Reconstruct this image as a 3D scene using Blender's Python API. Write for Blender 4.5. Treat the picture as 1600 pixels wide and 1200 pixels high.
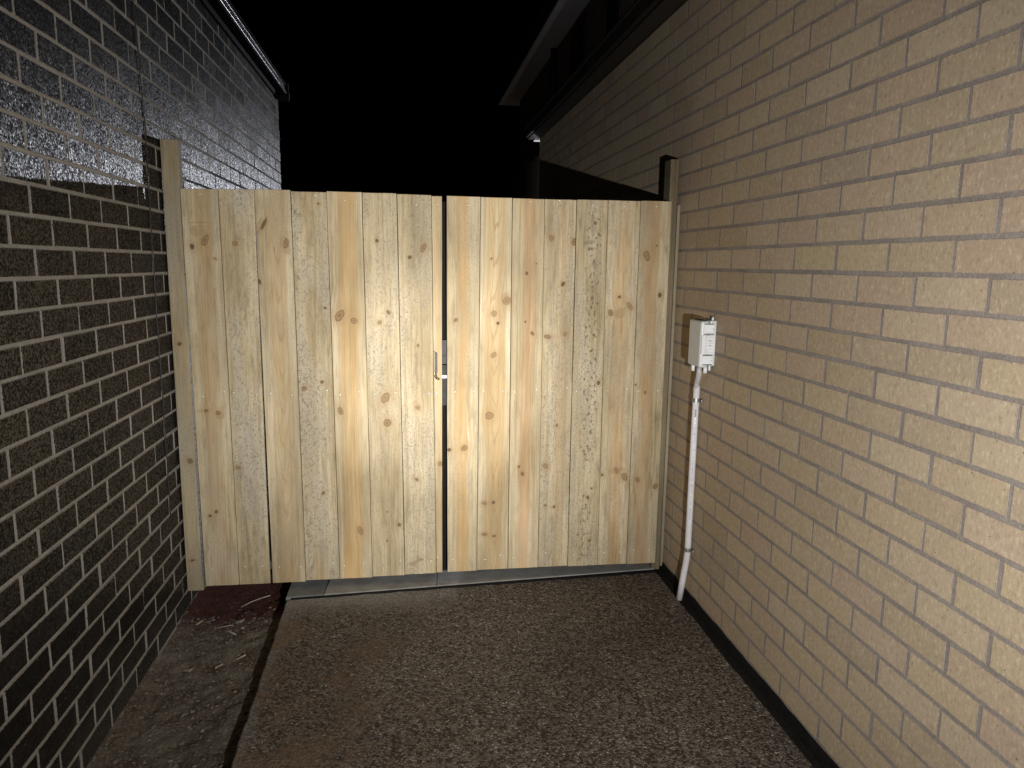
import bpy, bmesh, math, random
from mathutils import Matrix, Vector, noise as mnoise

for o in list(bpy.data.objects):
    bpy.data.objects.remove(o, do_unlink=True)
scene = bpy.context.scene
COL = scene.collection

# ------------------------------------------------------------------ camera
CAM = Vector((1.0255, -2.9073, 1.5123))
RIGHT = Vector((0.98989999, -0.14108031, 0.01394104))
UP = Vector((0.00917874, 0.1619116, 0.98676258))
FWD = Vector((0.14146999, 0.9766683, -0.16157123))
FPX = 1136.92                      # focal length in pixels of a 1600 px wide picture
cd = bpy.data.cameras.new('camera')
cd.sensor_width = 36.0
cd.lens = FPX / 1600 * 36
cd.clip_start = 0.02
cd.clip_end = 500
cam = bpy.data.objects.new('camera', cd)
COL.objects.link(cam)
m = Matrix.Identity(4)
for i in range(3):
    m[i][0], m[i][1], m[i][2], m[i][3] = RIGHT[i], UP[i], -FWD[i], CAM[i]
cam.matrix_world = m
scene.camera = cam

# ------------------------------------------------------------------ night sky
w = bpy.data.worlds.new('World')
scene.world = w
w.use_nodes = True
nt = w.node_tree
bg = nt.nodes['Background']
sky = nt.nodes.new('ShaderNodeTexSky')
sky.sky_type = 'NISHITA'
sky.sun_disc = False
sky.sun_elevation = math.radians(-9)
sky.sun_rotation = math.radians(30)
nt.links.new(sky.outputs[0], bg.inputs[0])
bg.inputs[1].default_value = 0.05
w.cycles.sampling_method = 'NONE'

# ------------------------------------------------------------------ lamps
def spot(name, loc, target, power, cone, blend, color, size):
    d = bpy.data.lights.new(name, 'SPOT')
    d.energy = power
    d.spot_size = math.radians(cone)
    d.spot_blend = blend
    d.color = color
    d.shadow_soft_size = size
    o = bpy.data.objects.new(name, d)
    COL.objects.link(o)
    o.location = loc
    o.rotation_euler = (Vector(target) - Vector(loc)).to_track_quat('-Z', 'Y').to_euler()
    return o
TORCH = (1.42, -3.05, 1.165)
TCOL = (1.0, 0.985, 0.955)
spot('torch_core', TORCH, (1.19, 0.42, 1.00), 440, 21, 1.0, TCOL, 0.012)
spot('torch_beam', TORCH, (1.12, 0.42, 1.00), 335, 50, 1.0, TCOL, 0.012)
spot('torch_spill', TORCH, (1.60, 0.42, 1.14), 308, 107, 1.0, TCOL, 0.012)
def point(name, loc, power, color, size):
    d = bpy.data.lights.new(name, 'POINT')
    d.energy = power
    d.color = color
    d.shadow_soft_size = size
    o = bpy.data.objects.new(name, d)
    COL.objects.link(o)
    o.location = loc
point('wall_lamp_light', (2.40, 4.46, 2.15), 14, (0.92, 0.93, 1.0), 0.02)      # bulkhead lamp round the far corner
point('yard_lamp_light', (4.40, 12.0, 2.72), 900, (0.88, 0.91, 1.0), 0.04)    # lamp in the yard behind, hidden by the cream house
scene.cycles.max_bounces = 5
scene.cycles.diffuse_bounces = 3
scene.cycles.glossy_bounces = 2
scene.cycles.transmission_bounces = 1
scene.cycles.caustics_reflective = False
scene.cycles.caustics_refractive = False
vs = scene.view_settings
vs.view_transform = 'Standard'
vs.look = 'None'
vs.exposure = 0.0
vs.gamma = 1.0
vs.use_curve_mapping = False

# ------------------------------------------------------------------ node helper
class NB:
    """Small builder for shader node trees."""
    def __init__(self, name):
        self.mat = bpy.data.materials.new(name)
        self.mat.use_nodes = True
        self.t = self.mat.node_tree
        self.b = self.t.nodes['Principled BSDF']
    def _set(self, sock, v):
        if v is None:
            return
        if isinstance(v, bpy.types.NodeSocket):
            self.t.links.new(v, sock)
        elif isinstance(v, (tuple, list)):
            v = tuple(v)
            n = len(sock.default_value)
            sock.default_value = (v + (1.0,))[:n] if len(v) < n else v[:n]
        else:
            sock.default_value = v
    def m(self, op, a, b=None, c=None):
        n = self.t.nodes.new('ShaderNodeMath'); n.operation = op
        for s, v in zip(n.inputs, (a, b, c)):
            self._set(s, v)
        return n.outputs[0]
    def add(self, a, b): return self.m('ADD', a, b)
    def sub(self, a, b): return self.m('SUBTRACT', a, b)
    def mul(self, a, b): return self.m('MULTIPLY', a, b)
    def ss(self, v, lo, hi, a=0.0, b=1.0):
        n = self.t.nodes.new('ShaderNodeMapRange'); n.interpolation_type = 'SMOOTHSTEP'
        self._set(n.inputs['Value'], v)
        if lo <= hi:
            n.inputs['From Min'].default_value = lo; n.inputs['From Max'].default_value = hi
            n.inputs['To Min'].default_value = a; n.inputs['To Max'].default_value = b
        else:
            n.inputs['From Min'].default_value = hi; n.inputs['From Max'].default_value = lo
            n.inputs['To Min'].default_value = b; n.inputs['To Max'].default_value = a
        return n.outputs[0]
    def mix(self, f, a, b, mode='MIX'):
        n = self.t.nodes.new('ShaderNodeMix'); n.data_type = 'RGBA'; n.blend_type = mode
        self._set(n.inputs[0], f); self._set(n.inputs[6], a); self._set(n.inputs[7], b)
        return n.outputs[2]
    def noise(self, vec, scale=5.0, detail=2.0, rough=0.5, dist=0.0, color=False):
        n = self.t.nodes.new('ShaderNodeTexNoise')
        self._set(n.inputs['Vector'], vec)
        n.inputs['Scale'].default_value = scale; n.inputs['Detail'].default_value = detail
        n.inputs['Roughness'].default_value = rough; n.inputs['Distortion'].default_value = dist
        return n.outputs[1 if color else 0]
    def voro(self, vec, scale, feature='F1', rnd=1.0):
        n = self.t.nodes.new('ShaderNodeTexVoronoi'); n.feature = feature
        self._set(n.inputs['Vector'], vec); n.inputs['Scale'].default_value = scale
        n.inputs['Randomness'].default_value = rnd
        return n
    def comb(self, x, y, z):
        n = self.t.nodes.new('ShaderNodeCombineXYZ')
        for s, v in zip(n.inputs, (x, y, z)):
            self._set(s, v)
        return n.outputs[0]
    def sep(self, v):
        n = self.t.nodes.new('ShaderNodeSeparateXYZ'); self._set(n.inputs[0], v)
        return n.outputs[0], n.outputs[1], n.outputs[2]
    def pos(self): return self.t.nodes.new('ShaderNodeNewGeometry').outputs['Position']
    def obj(self): return self.t.nodes.new('ShaderNodeTexCoord').outputs['Object']
    def uv(self): return self.t.nodes.new('ShaderNodeTexCoord').outputs['UV']
    def rnd(self):
        a = self.t.nodes.new('ShaderNodeObjectInfo').outputs['Random']
        b = self.t.nodes.new('ShaderNodeNewGeometry').outputs['Random Per Island']
        return self.m('FRACT', self.add(a, self.mul(b, 7.31)))
    def ramp(self, f, stops, interp='LINEAR'):
        n = self.t.nodes.new('ShaderNodeValToRGB'); self._set(n.inputs[0], f)
        r = n.color_ramp; r.interpolation = interp
        while len(r.elements) < len(stops):
            r.elements.new(0.5)
        for e, (p, c) in zip(r.elements, stops):
            e.position = p; e.color = tuple(c) + (1.0,)
        return n.outputs[0]
    def bump(self, h, strength=0.3, dist=0.002):
        n = self.t.nodes.new('ShaderNodeBump')
        n.inputs['Strength'].default_value = strength; n.inputs['Distance'].default_value = dist
        self._set(n.inputs['Height'], h)
        self.t.links.new(n.outputs[0], self.b.inputs['Normal'])
    def out(self, color=None, rough=0.6, spec=0.5, metal=0.0):
        self._set(self.b.inputs['Base Color'], color)
        self._set(self.b.inputs['Roughness'], rough)
        self._set(self.b.inputs['Specular IOR Level'], spec)
        self._set(self.b.inputs['Metallic'], metal)
        return self.mat

def plain(name, color, rough=0.6, spec=0.5, metal=0.0, var=0.15, scale=40.0, bump=0.0):
    b = NB(name)
    p = b.pos()
    n = b.noise(p, scale, 4, 0.6)
    f = b.ss(n, 0.3, 0.7, 1 - var, 1 + var)
    c = b.mix(1.0, color, b.comb(f, f, f), 'MULTIPLY')
    if bump:
        b.bump(b.noise(p, scale * 4, 3, 0.6), bump, 0.002)
    return b.out(c, b.ss(n, 0.3, 0.7, max(rough - .08, .05), min(rough + .08, 1)), spec, metal)

# ------------------------------------------------------------------ materials
def mat_mortar(name, col, dark):
    b = NB(name); p = b.pos()
    n1 = b.noise(p, 9, 4, 0.6); n2 = b.noise(p, 160, 4, 0.7)
    c = b.mix(b.ss(n1, 0.3, 0.7), col, dark)
    f = b.ss(n2, 0.25, 0.75, 0.78, 1.15)
    c = b.mix(1.0, c, b.comb(f, f, f), 'MULTIPLY')
    b.bump(b.add(b.noise(p, 90, 5, 0.7), b.noise(p, 25, 3, 0.5)), 0.6, 0.003)
    return b.out(c, 0.9, 0.2)

def brick_edge(b, L, H):
    u, v, _ = b.sep(b.uv())
    eu = b.mul(b.m('MINIMUM', u, b.sub(1.0, u)), L)
    ev = b.mul(b.m('MINIMUM', v, b.sub(1.0, v)), H)
    return b.m('MINIMUM', eu, ev)

def mat_black_brick():
    b = NB('black_glazed_brick'); p = b.pos(); r = b.rnd()
    c = b.ramp(r, [(0, (.0135, .0125, .0120)), (.4, (.0165, .0148, .0140)), (.75, (.0205, .0168, .0152)), (1, (.016, .0155, .0155))])
    n = b.noise(p, 30, 4, 0.6)
    f = b.ss(n, .3, .7, .8, 1.25)
    c = b.mix(1.0, c, b.comb(f, f, f), 'MULTIPLY')
    # mortar smeared over the arrises and droplets of it on the faces
    e = b.add(brick_edge(b, .23, .076), b.mul(b.sub(b.noise(p, 140, 3, 0.7), .5), .0075))
    smear = b.ss(e, .0022, .0006)
    v = b.voro(p, 60)
    cr = b.sep(v.outputs['Color'])
    drop = b.mul(b.ss(v.outputs['Distance'], .16, .10), b.ss(cr[0], .955, .96))
    drop = b.mul(drop, b.ss(b.noise(p, 5, 2, .5), .42, .6))
    # cement haze low on the wall
    z = b.sep(p)[2]
    haze = b.mul(b.ss(b.add(z, b.mul(b.noise(p, 4, 3, .6), .5)), .52, .05), .10)
    msk = b.m('MAXIMUM', b.m('MAXIMUM', b.mul(smear, .75), b.mul(drop, .6)), haze)
    c = b.mix(msk, c, (.34, .31, .27))
    fv = b.voro(p, 175)
    fc = b.sep(fv.outputs['Color'])
    g = fc[0]
    gn = b.t.nodes.new('ShaderNodeNewGeometry').outputs['Normal']
    off = b.comb(0.0, b.mul(b.sub(fc[1], .5), .20), b.mul(b.sub(fc[2], .5), .11))
    va = b.t.nodes.new('ShaderNodeVectorMath'); va.operation = 'ADD'
    b.t.links.new(gn, va.inputs[0]); b.t.links.new(off, va.inputs[1])
    vn = b.t.nodes.new('ShaderNodeVectorMath'); vn.operation = 'NORMALIZE'
    b.t.links.new(va.outputs[0], vn.inputs[0])
    b.t.links.new(vn.outputs[0], b.b.inputs['Normal'])
    rough = b.add(b.ss(g, 0, 1, .44, .31), b.mul(r, .06))
    return b.out(c, b.m('MAXIMUM', rough, b.mul(msk, .9)), b.mul(b.ss(g, .25, .95, .01, .26), b.ss(r, 0, 1, .65, 1.2)))

def mat_cream_brick():
    b = NB('cream_brick'); p = b.pos(); r = b.rnd()
    c = b.ramp(r, [(0, (.355, .285, .205)), (.25, (.43, .342, .225)), (.5, (.40, .300, .220)), (.75, (.445, .362, .255)), (1, (.365, .285, .190))])
    n = b.noise(p, 14, 4, .6)
    c = b.mix(b.ss(n, .4, .75, 0, .35), c, (.455, .335, .240))
    fl = b.noise(b.mix(1.0, p, (1.0, 1.0, .55), 'MULTIPLY'), 125, 4, .72)
    c = b.mix(b.ss(fl, .53, .68, 0, .60), c, (.60, .51, .35))
    c = b.mix(b.ss(fl, .47, .32, 0, .60), c, (.26, .19, .125))
    v = b.voro(p, 85)
    pit = b.mul(b.ss(v.outputs['Distance'], .17, .10), b.ss(b.sep(v.outputs['Color'])[1], .95, .96))
    c = b.mix(pit, c, (.06, .045, .035))
    e = b.add(brick_edge(b, .23, .076), b.mul(b.sub(b.noise(p, 75, 4, .75), .5), .012))
    c = b.mix(b.ss(e, .0030, .0008, 0, .9), c, (.24, .205, .180))
    b.bump(b.sub(b.add(b.noise(p, 260, 3, .7), b.mul(b.noise(p, 45, 3, .5), .8)), b.mul(pit, 2.0)), .16, .0016)
    return b.out(c, .88, .18)

M_MORTAR_L = mat_mortar('pale_mortar', (.335, .31, .275), (.27, .25, .222))
M_MORTAR_R = mat_mortar('grey_mortar', (.225, .192, .170), (.285, .250, .222))
M_BLACK = mat_black_brick()
M_CREAM = mat_cream_brick()
M_GUTTER = plain('charcoal_gutter_metal', (.0045, .0045, .005), .7, .05, .0, .2, 30)
M_LIP_GLINT = plain('gutter_edge_glint', (.42, .42, .43), .30, .6, .4, .1, 30)  # pale edge colour puts the lamp glint along the dark gutter
M_BROWN = plain('dark_brown_gutter_metal', (.020, .016, .014), .45, .4, .0, .2, 20)
M_SOFFIT = plain('white_soffit_board', (.72, .72, .72), .7, .3, 0, .06, 3)
M_SOFFIT_DIM = plain('dimmed_soffit_board', (.34, .34, .34), .7, .2, 0, .06, 3)  # white board darkened in colour for the weak light under the upper eave
M_RENDER = plain('brown_rendered_wall', (.11, .078, .052), .9, .2, 0, .2, 6, .3)
M_FRAMEBLK = plain('black_window_frame', (.012, .012, .012), .5, .4)
M_GLASSBLK = plain('dark_window_glass', (.006, .006, .007), .5, .04, 0, .02)
M_ROOF = plain('charcoal_roof_metal', (.04, .04, .045), .5, .5, .2)
M_GALV = plain('galvanised_steel', (.36, .36, .37), .42, .5, .75, .2, 60)
M_STEELDK = plain('dark_steel', (.085, .08, .078), .5, .4, .0, .25, 90)
M_LOCKA = plain('grey_lock_plate', (.060, .056, .056), .6, .2)
M_LOCKB = plain('dark_lock_plate', (.030, .030, .028), .6, .2)
M_NAIL = plain('bright_nail_steel', (.62, .62, .60), .22, .9, .25, .1, 90)
M_PVCW = plain('white_conduit_plastic', (.66, .645, .67), .38, .5, 0, .06, 25)
M_PVCG = plain('grey_conduit_plastic', (.42, .41, .42), .45, .5, 0, .06, 25)
M_BOX = plain('pale_grey_box_plastic', (.53, .54, .53), .42, .45, 0, .05, 30, .05)
M_BOXW = plain('white_box_plastic', (.66, .67, .68), .4, .45, 0, .05, 30)
M_SLOT = plain('black_slot', (.02, .02, .022), .6, .3)
M_INK = plain('purple_grey_ink', (.11, .10, .16), .7, .2)
M_RUBBER_SHADE = plain('black_rubber_and_shade', (.010, .0095, .009), .85, .15, 0, .3, 60, .4)  # black rubber for the joints; also painted as groove shade at the threshold
M_CABLE = plain('dark_cable_sheath', (.022, .020, .020), .5, .4)
M_DRYWOOD = plain('dry_straw_wood', (.33, .28, .21), .8, .2, 0, .25, 80)
M_LITTER = plain('plant_litter', (.20, .165, .12), .85, .2, 0, .35, 90)
M_STONE = plain('pale_stone_chip', (.155, .130, .105), .9, .2, 0, .5, 18, .3)
M_LAMPWHITE = plain('lamp_housing', (.5, .5, .5), .5)

def mat_plate(name, col):
    b = NB(name); p = b.pos()
    n = b.noise(p, 12, 5, .65); n2 = b.noise(p, 130, 4, .65)
    c = b.mix(b.ss(n, .35, .7), col, tuple(x * .72 for x in col))
    c = b.mix(b.ss(n2, .58, .75, 0, .5), c, (.30, .26, .21))
    b.bump(n2, .2, .001)
    return b.out(c, .6, .35)
M_PLATE = mat_plate('grey_threshold_paint', (.25, .243, .23))
M_PLATE_D = mat_plate('dark_grey_threshold_plate', (.14, .145, .14))  # darker copy of the plate colour, for the left plate

def mat_aggregate():
    b = NB('exposed_aggregate'); p = b.pos()
    x, y, z = b.sep(p)
    wv = b.noise(p, 60, 2, .5, color=True)
    pw = b.mix(.012, p, wv)
    v1 = b.voro(pw, 128); v2 = b.voro(pw, 240)
    h = b.sep(v1.outputs['Color'])
    peb = b.ramp(h[0], [(0, (.006, .004, .003)), (.22, (.022, .013, .009)), (.34, (.105, .082, .063)), (.50, (.155, .126, .100)), (.70, (.19, .160, .130)), (.90, (.27, .235, .195)), (.97, (.38, .34, .29))], 'CONSTANT')
    h2 = b.sep(v2.outputs['Color'])
    peb2 = b.ramp(h2[1], [(0, (.008, .005, .004)), (.25, (.07, .054, .042)), (.5, (.155, .128, .103)), (1, (.21, .178, .148))])
    c = b.mix(.18, peb, peb2)
    edge = b.ss(v1.outputs['Distance'], .42, .62)
    c = b.mix(b.mul(edge, .6), c, (.050, .040, .032))
    # pale cement film along the threshold and brown dust drifts
    big = b.noise(p, 3.2, 4, .6)
    band = b.mul(b.ss(b.add(y, b.mul(big, .30)), .24, .44), b.ss(b.add(x, b.mul(big, .6)), 1.75, 1.15))
    c = b.mix(b.mul(band, .80), c, b.mix(b.ss(b.noise(p, 60, 3, .7), .4, .65), (.20, .19, .175), (.31, .295, .275)))
    rim = b.mul(b.ss(b.add(x, b.mul(b.noise(p, 14, 3, .6), .10)), .60, .50), .55)
    c = b.mix(rim, c, (.21, .195, .175))
    dust = b.mul(b.ss(big, .48, .64), b.ss(x, 1.3, .6))
    c = b.mix(b.mul(dust, .6), c, (.155, .092, .055))
    floor_tone = b.ss(b.noise(p, 1.7, 3, .5), .45, .7, .95, .74)  # broad random patches, slightly darker
    c = b.mix(1.0, c, b.comb(floor_tone, floor_tone, floor_tone), 'MULTIPLY')
    hgt = b.sub(b.mul(b.ss(v1.outputs['Distance'], .55, .1), 1.0), b.mul(v2.outputs['Distance'], .35))
    b.bump(hgt, .85, .0035)
    return b.out(c, b.ss(h[1], 0, 1, .55, .85), .3)
M_AGG = mat_aggregate()

def mat_soil():
    b = NB('garden_soil'); p = b.pos()
    x, y, z = b.sep(p)
    n = b.noise(p, 7, 6, .65); n2 = b.noise(p, 70, 5, .7)
    c = b.mix(b.ss(n, .32, .66), (.078, .056, .041), (.175, .155, .130))
    c = b.mix(b.ss(n2, .45, .7, 0, .7), c, (.29, .25, .20))
    c = b.mix(b.ss(n2, .45, .25, 0, .7), c, (.035, .024, .016))
    red = b.ss(b.add(y, b.mul(b.sub(n, .5), .35)), .20, .44)
    c = b.mix(b.mul(red, .93), c, b.mix(b.ss(n2, .35, .7), (.045, .012, .008), (.115, .034, .024)))
    b.bump(b.add(b.noise(p, 70, 6, .75), b.mul(b.noise(p, 210, 3, .6), .5)), 1.0, .009)
    return b.out(c, .95, .15)
M_SOIL = mat_soil()
M_DARKEARTH = plain('dark_earth', (.05, .038, .028), .95, .1, 0, .4, 3, .5)

# wood -----------------------------------------------------------------
def mat_wood(name, knots=(), heart=None, heart_w=.03, heart_amt=.8, speckle=.3, mould=0.0, mould_x=None, seed=0.0,
             sap=(.555, .468, .310), hcol=(.530, .383, .198), grey=.15, cath=0.0, tone=1.0, marks=(), grime=.42):
    """Pine board. Coordinates are metres in the board's own frame: x across, z along."""
    b = NB(name)
    X, Y, Z = b.sep(b.obj())
    sv = seed * 13.7 + 1.3
    wob = b.mul(b.sub(b.noise(b.comb(b.mul(X, 3.0), sv, b.mul(Z, 1.6)), 1.0, 2, .5), .5), .030)
    xg = b.add(X, wob)
    kd = []
    for (kx, kz, r, asp) in knots:
        hsh = (kx * 917.3 + kz * 331.7) % 1.0
        asp = asp * (.75 + .5 * ((hsh * 7.7) % 1.0)); r = r * (.72 + .2 * hsh)
        dx = b.sub(X, kx); dz = b.sub(Z, kz)
        s = b.add(b.m('POWER', b.m('ABSOLUTE', b.mul(dx, 1 / (2.4 * r))), 2.0), b.m('POWER', b.m('ABSOLUTE', b.mul(dz, 1 / (5.0 * r))), 2.0))
        wgt = b.m('EXPONENT', b.mul(s, -1.0))
        xg = b.sub(xg, b.mul(b.mul(dx, wgt), .85))
        kd.append((dx, dz, r, asp, kz))
    gv = b.comb(b.mul(xg, 1.0), sv, b.mul(Z, .010))
    fine = b.noise(gv, 330, 3, .6)
    band = b.noise(b.comb(xg, sv + 5, b.mul(Z, .018)), 75, 2, .55)
    col = b.mix(b.ss(band, .35, .68, 0, .6), sap, tuple(a * k for a, k in zip(sap, (.88, .82, .70))))
    lines = b.noise(b.comb(xg, sv + 11, b.mul(Z, .012)), 88, 3, .62)
    col = b.mix(b.ss(lines, .51, .60, 0, .46), col, (.35, .245, .135))
    col = b.mix(b.ss(lines, .42, .34, 0, .35), col, (.64, .54, .39))
    dirt = b.noise(b.comb(b.mul(X, 2.2), sv + 15, b.mul(Z, .35)), 22, 4, .7)
    col = b.mix(b.ss(dirt, .46, .70, 0, grime), col, (.275, .215, .140))
    if heart is not None:
        dh = b.m('ABSOLUTE', b.sub(b.add(xg, b.mul(b.sub(b.noise(b.comb(sv, 0.0, b.mul(Z, 1.1)), 1.0, 2, .5), .5), .05)), heart))
        hm = b.ss(dh, heart_w, heart_w * .72)
        hn = b.noise(b.comb(sv, xg, b.mul(Z, .35)), 3.0, 3, .6)
        col = b.mix(b.mul(b.mul(hm, heart_amt), b.ss(hn, .25, .7, .55, 1.0)), col, b.mix(b.ss(band, .3, .7), hcol, tuple(a * k for a, k in zip(hcol, (.94, .86, .74)))))
    col = b.mix(b.ss(fine, .50, .70, 0, .50), col, tuple(a * .55 for a in hcol))
    mid = b.noise(b.comb(xg, sv + 3, b.mul(Z, .006)), 150, 2, .6)
    col = b.mix(b.ss(mid, .52, .70, 0, .42), col, tuple(a * .62 for a in hcol))
    blot = b.noise(b.comb(b.mul(X, 6.0), sv + 8, b.mul(Z, 1.3)), 1.0, 4, .6)
    bt = b.ss(blot, .28, .72, .68, 1.12)
    col = b.mix(1.0, col, b.comb(bt, b.m('POWER', bt, 1.1), b.m('POWER', bt, 1.35)), 'MULTIPLY')
    if cath:
        hx = heart if heart is not None else .075
        q = b.sub(b.mul(b.m('POWER', b.m('ABSOLUTE', b.sub(xg, hx)), 2.0), 2600.0), b.mul(b.add(Z, b.mul(band, .12)), 11.0))
        ring = b.ss(b.m('ABSOLUTE', b.sub(b.m('FRACT', b.mul(q, .55)), .5)), .13, .02)
        near = b.ss(b.m('ABSOLUTE', b.sub(xg, hx)), .045, .02)
        col = b.mix(b.mul(b.mul(ring, near), cath), col, (.33, .20, .09))
    # weathered, rough-sawn patches
    pm = b.noise(b.comb(b.mul(X, 9.0), sv + 2, b.mul(Z, 2.2)), 1.0, 3, .6)
    sp = b.noise(b.comb(X, sv, b.mul(Z, .60)), 155, 3, .72)
    sp2 = b.noise(b.comb(X, sv, b.mul(Z, .5)), 330, 2, .6)
    patch = b.ss(pm, .40, .66)
    col = b.mix(b.mul(patch, grey), col, (.445, .400, .320))
    spk = b.add(b.ss(sp, .53, .66), b.mul(b.ss(sp2, .56, .70), .6))
    col = b.mix(b.m('MINIMUM', b.mul(b.mul(spk, b.add(.45, b.mul(patch, 1.2))), speckle), .88), col, (.235, .185, .120))
    if mould:
        mx = .075 if mould_x is None else mould_x
        mm = b.mul(b.ss(b.noise(b.comb(X, sv + 9, b.mul(Z, .6)), 75, 4, .65), .53, .66), b.ss(b.m('ABSOLUTE', b.sub(X, mx)), .055, .01))
        mm = b.mul(mm, b.ss(b.noise(b.comb(sv, 1.0, Z), 2.6, 2, .5), .34, .56))
        col = b.mix(b.m('MINIMUM', b.mul(mm, mould), .9), col, (.10, .085, .065))
    kn = b.noise(b.comb(X, sv, Z), 48, 3, .62)
    for (mx_, mz_, ln, wd, ang, st, mc) in marks:
        ca, sa = math.cos(ang), math.sin(ang)
        ux = b.sub(X, mx_); uz = b.sub(Z, mz_)
        al = b.add(b.mul(ux, ca), b.mul(uz, sa)); ac = b.sub(b.mul(uz, ca), b.mul(ux, sa))
        dd = b.add(b.add(b.m('POWER', b.m('ABSOLUTE', b.mul(al, 1 / ln)), 2.0), b.m('POWER', b.m('ABSOLUTE', b.mul(ac, 1 / wd)), 2.0)), b.mul(b.sub(kn, .5), 1.3))
        col = b.mix(b.ss(dd, 1.0, .25, 0, st), col, mc)
    for (dx, dz, r, asp, dzs) in kd:
        an = ((r * 4513.7 + dzs * 17.3) % 1.0 - .5) * 1.6
        rx = b.add(b.mul(dx, math.cos(an)), b.mul(dz, math.sin(an))); rz = b.sub(b.mul(dz, math.cos(an)), b.mul(dx, math.sin(an)))
        d = b.m('SQRT', b.add(b.m('POWER', b.m('ABSOLUTE', b.mul(rx, 1 / r)), 2.0), b.m('POWER', b.m('ABSOLUTE', b.mul(rz, 1 / (r * asp))), 2.0)))
        d = b.add(d, b.mul(b.sub(kn, .5), 1.0))
        big = 1.0 if r > .011 else .9
        col = b.mix(b.ss(d, 3.6, .7, 0, .46 * big), col, (.36, .235, .115))
        kst = .58 + .4 * ((r * 7919.3 + dzs * 31.7) % 1.0)
        inner = (.28, .18, .085) if r > .0095 else (.11, .07, .038)
        col = b.mix(b.ss(d, 1.05, .60, 0, kst), col, inner)
        rg = b.ss(b.m('ABSOLUTE', b.sub(b.m('FRACT', b.mul(d, 3.1)), .5)), .28, .06)
        col = b.mix(b.mul(rg, b.ss(d, 1.0, .7, 0, .40)), col, (.12, .065, .028))
        col = b.mix(b.ss(b.m('ABSOLUTE', b.sub(d, .92)), .26, .03, 0, .62 * kst), col, (.07, .042, .022))
        col = b.mix(b.ss(d, .34, .10, 0, .5 * kst), col, (.09, .055, .03))
    if tone != 1.0:
        col = b.mix(1.0, col, (tone, tone, tone), 'MULTIPLY')
    hb = b.add(b.mul(fine, .8), b.add(b.mul(sp, .6), b.mul(b.noise(b.comb(b.mul(X, .25), sv, Z), 420, 2, .5), .5)))
    b.bump(hb, .38, .0016)
    return b.out(col, .74, .25)

# ------------------------------------------------------------------ mesh helpers
def new_obj(name, me, mat=None, parent=None, loc=(0, 0, 0)):
    o = bpy.data.objects.new(name, me)
    COL.objects.link(o)
    if mat is not None and me is not None and not me.materials:
        me.materials.append(mat)
    o.location = loc
    if parent is not None:
        o.parent = parent
    return o
def empty(name, loc=(0, 0, 0)):
    o = bpy.data.objects.new(name, None); COL.objects.link(o)
    o.empty_display_size = .1; o.location = loc
    return o
def tag(o, label=None, cat=None, group=None, kind=None):
    if label: o['label'] = label
    if cat: o['category'] = cat
    if group: o['group'] = group
    if kind: o['kind'] = kind
    return o
def mesh_from(bm, name, smooth=False):
    me = bpy.data.meshes.new(name)
    bmesh.ops.recalc_face_normals(bm, faces=bm.faces)
    bm.to_mesh(me); bm.free()
    if smooth:
        for p in me.polygons: p.use_smooth = True
    return me
def add_box(bm, x0, x1, y0, y1, z0, z1, bevel=0.0, seg=1):
    r = bmesh.ops.create_cube(bm, size=1.0)
    vs_ = r['verts']
    for v in vs_:
        v.co = Vector((x0 + (v.co.x + .5) * (x1 - x0), y0 + (v.co.y + .5) * (y1 - y0), z0 + (v.co.z + .5) * (z1 - z0)))
    if bevel:
        es = list({e for v in vs_ for e in v.link_edges})
        bmesh.ops.bevel(bm, geom=es, offset=bevel, segments=seg, affect='EDGES', profile=.5)
def box_obj(name, dims, mat, parent=None, bevel=0.0, seg=1):
    bm = bmesh.new(); add_box(bm, *dims, bevel=bevel, seg=seg)
    return new_obj(name, mesh_from(bm, name), mat, parent)
def add_tube(bm, pts, r, n=12, caps=True):
    pts = [Vector(p) for p in pts]; rings = []
    up = Vector((0, 1, 0)) if abs((pts[1] - pts[0]).normalized().y) < .8 else Vector((1, 0, 0))
    for i, p in enumerate(pts):
        t = (pts[min(i + 1, len(pts) - 1)] - pts[max(i - 1, 0)]).normalized()
        a = t.cross(up).normalized(); c = a.cross(t).normalized()
        rr = r[i] if isinstance(r, (list, tuple)) else r
        rings.append([bm.verts.new(p + rr * (math.cos(2 * math.pi * k / n) * a + math.sin(2 * math.pi * k / n) * c)) for k in range(n)])
    for i in range(len(rings) - 1):
        for k in range(n):
            bm.faces.new((rings[i][k], rings[i][(k + 1) % n], rings[i + 1][(k + 1) % n], rings[i + 1][k]))
    if caps:
        bm.faces.new(rings[0]); bm.faces.new(rings[-1])
def tube_obj(name, pts, r, mat, parent=None, n=12, smooth=True):
    bm = bmesh.new(); add_tube(bm, pts, r, n)
    me = mesh_from(bm, name, smooth)
    return new_obj(name, me, mat, parent)
def prism(bm, poly, z0, z1):
    a = [bm.verts.new((x, y, z0)) for x, y in poly]; c = [bm.verts.new((x, y, z1)) for x, y in poly]
    n = len(poly)
    bm.faces.new(a); bm.faces.new(c)
    for i in range(n):
        bm.faces.new((a[i], a[(i + 1) % n], c[(i + 1) % n], c[i]))
def extrude_y(bm, prof, y0, y1):
    a = [bm.verts.new((x, y0, z)) for x, z in prof]; c = [bm.verts.new((x, y1, z)) for x, z in prof]
    n = len(prof)
    bm.faces.new(a); bm.faces.new(c)
    for i in range(n):
        bm.faces.new((a[i], a[(i + 1) % n], c[(i + 1) % n], c[i]))
def project(P):
    d = Vector(P) - CAM
    zc = d.dot(FWD)
    if zc < .05: return None
    return (800 + FPX * d.dot(RIGHT) / zc, 600 - FPX * d.dot(UP) / zc)

XR = 2.2935
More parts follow.
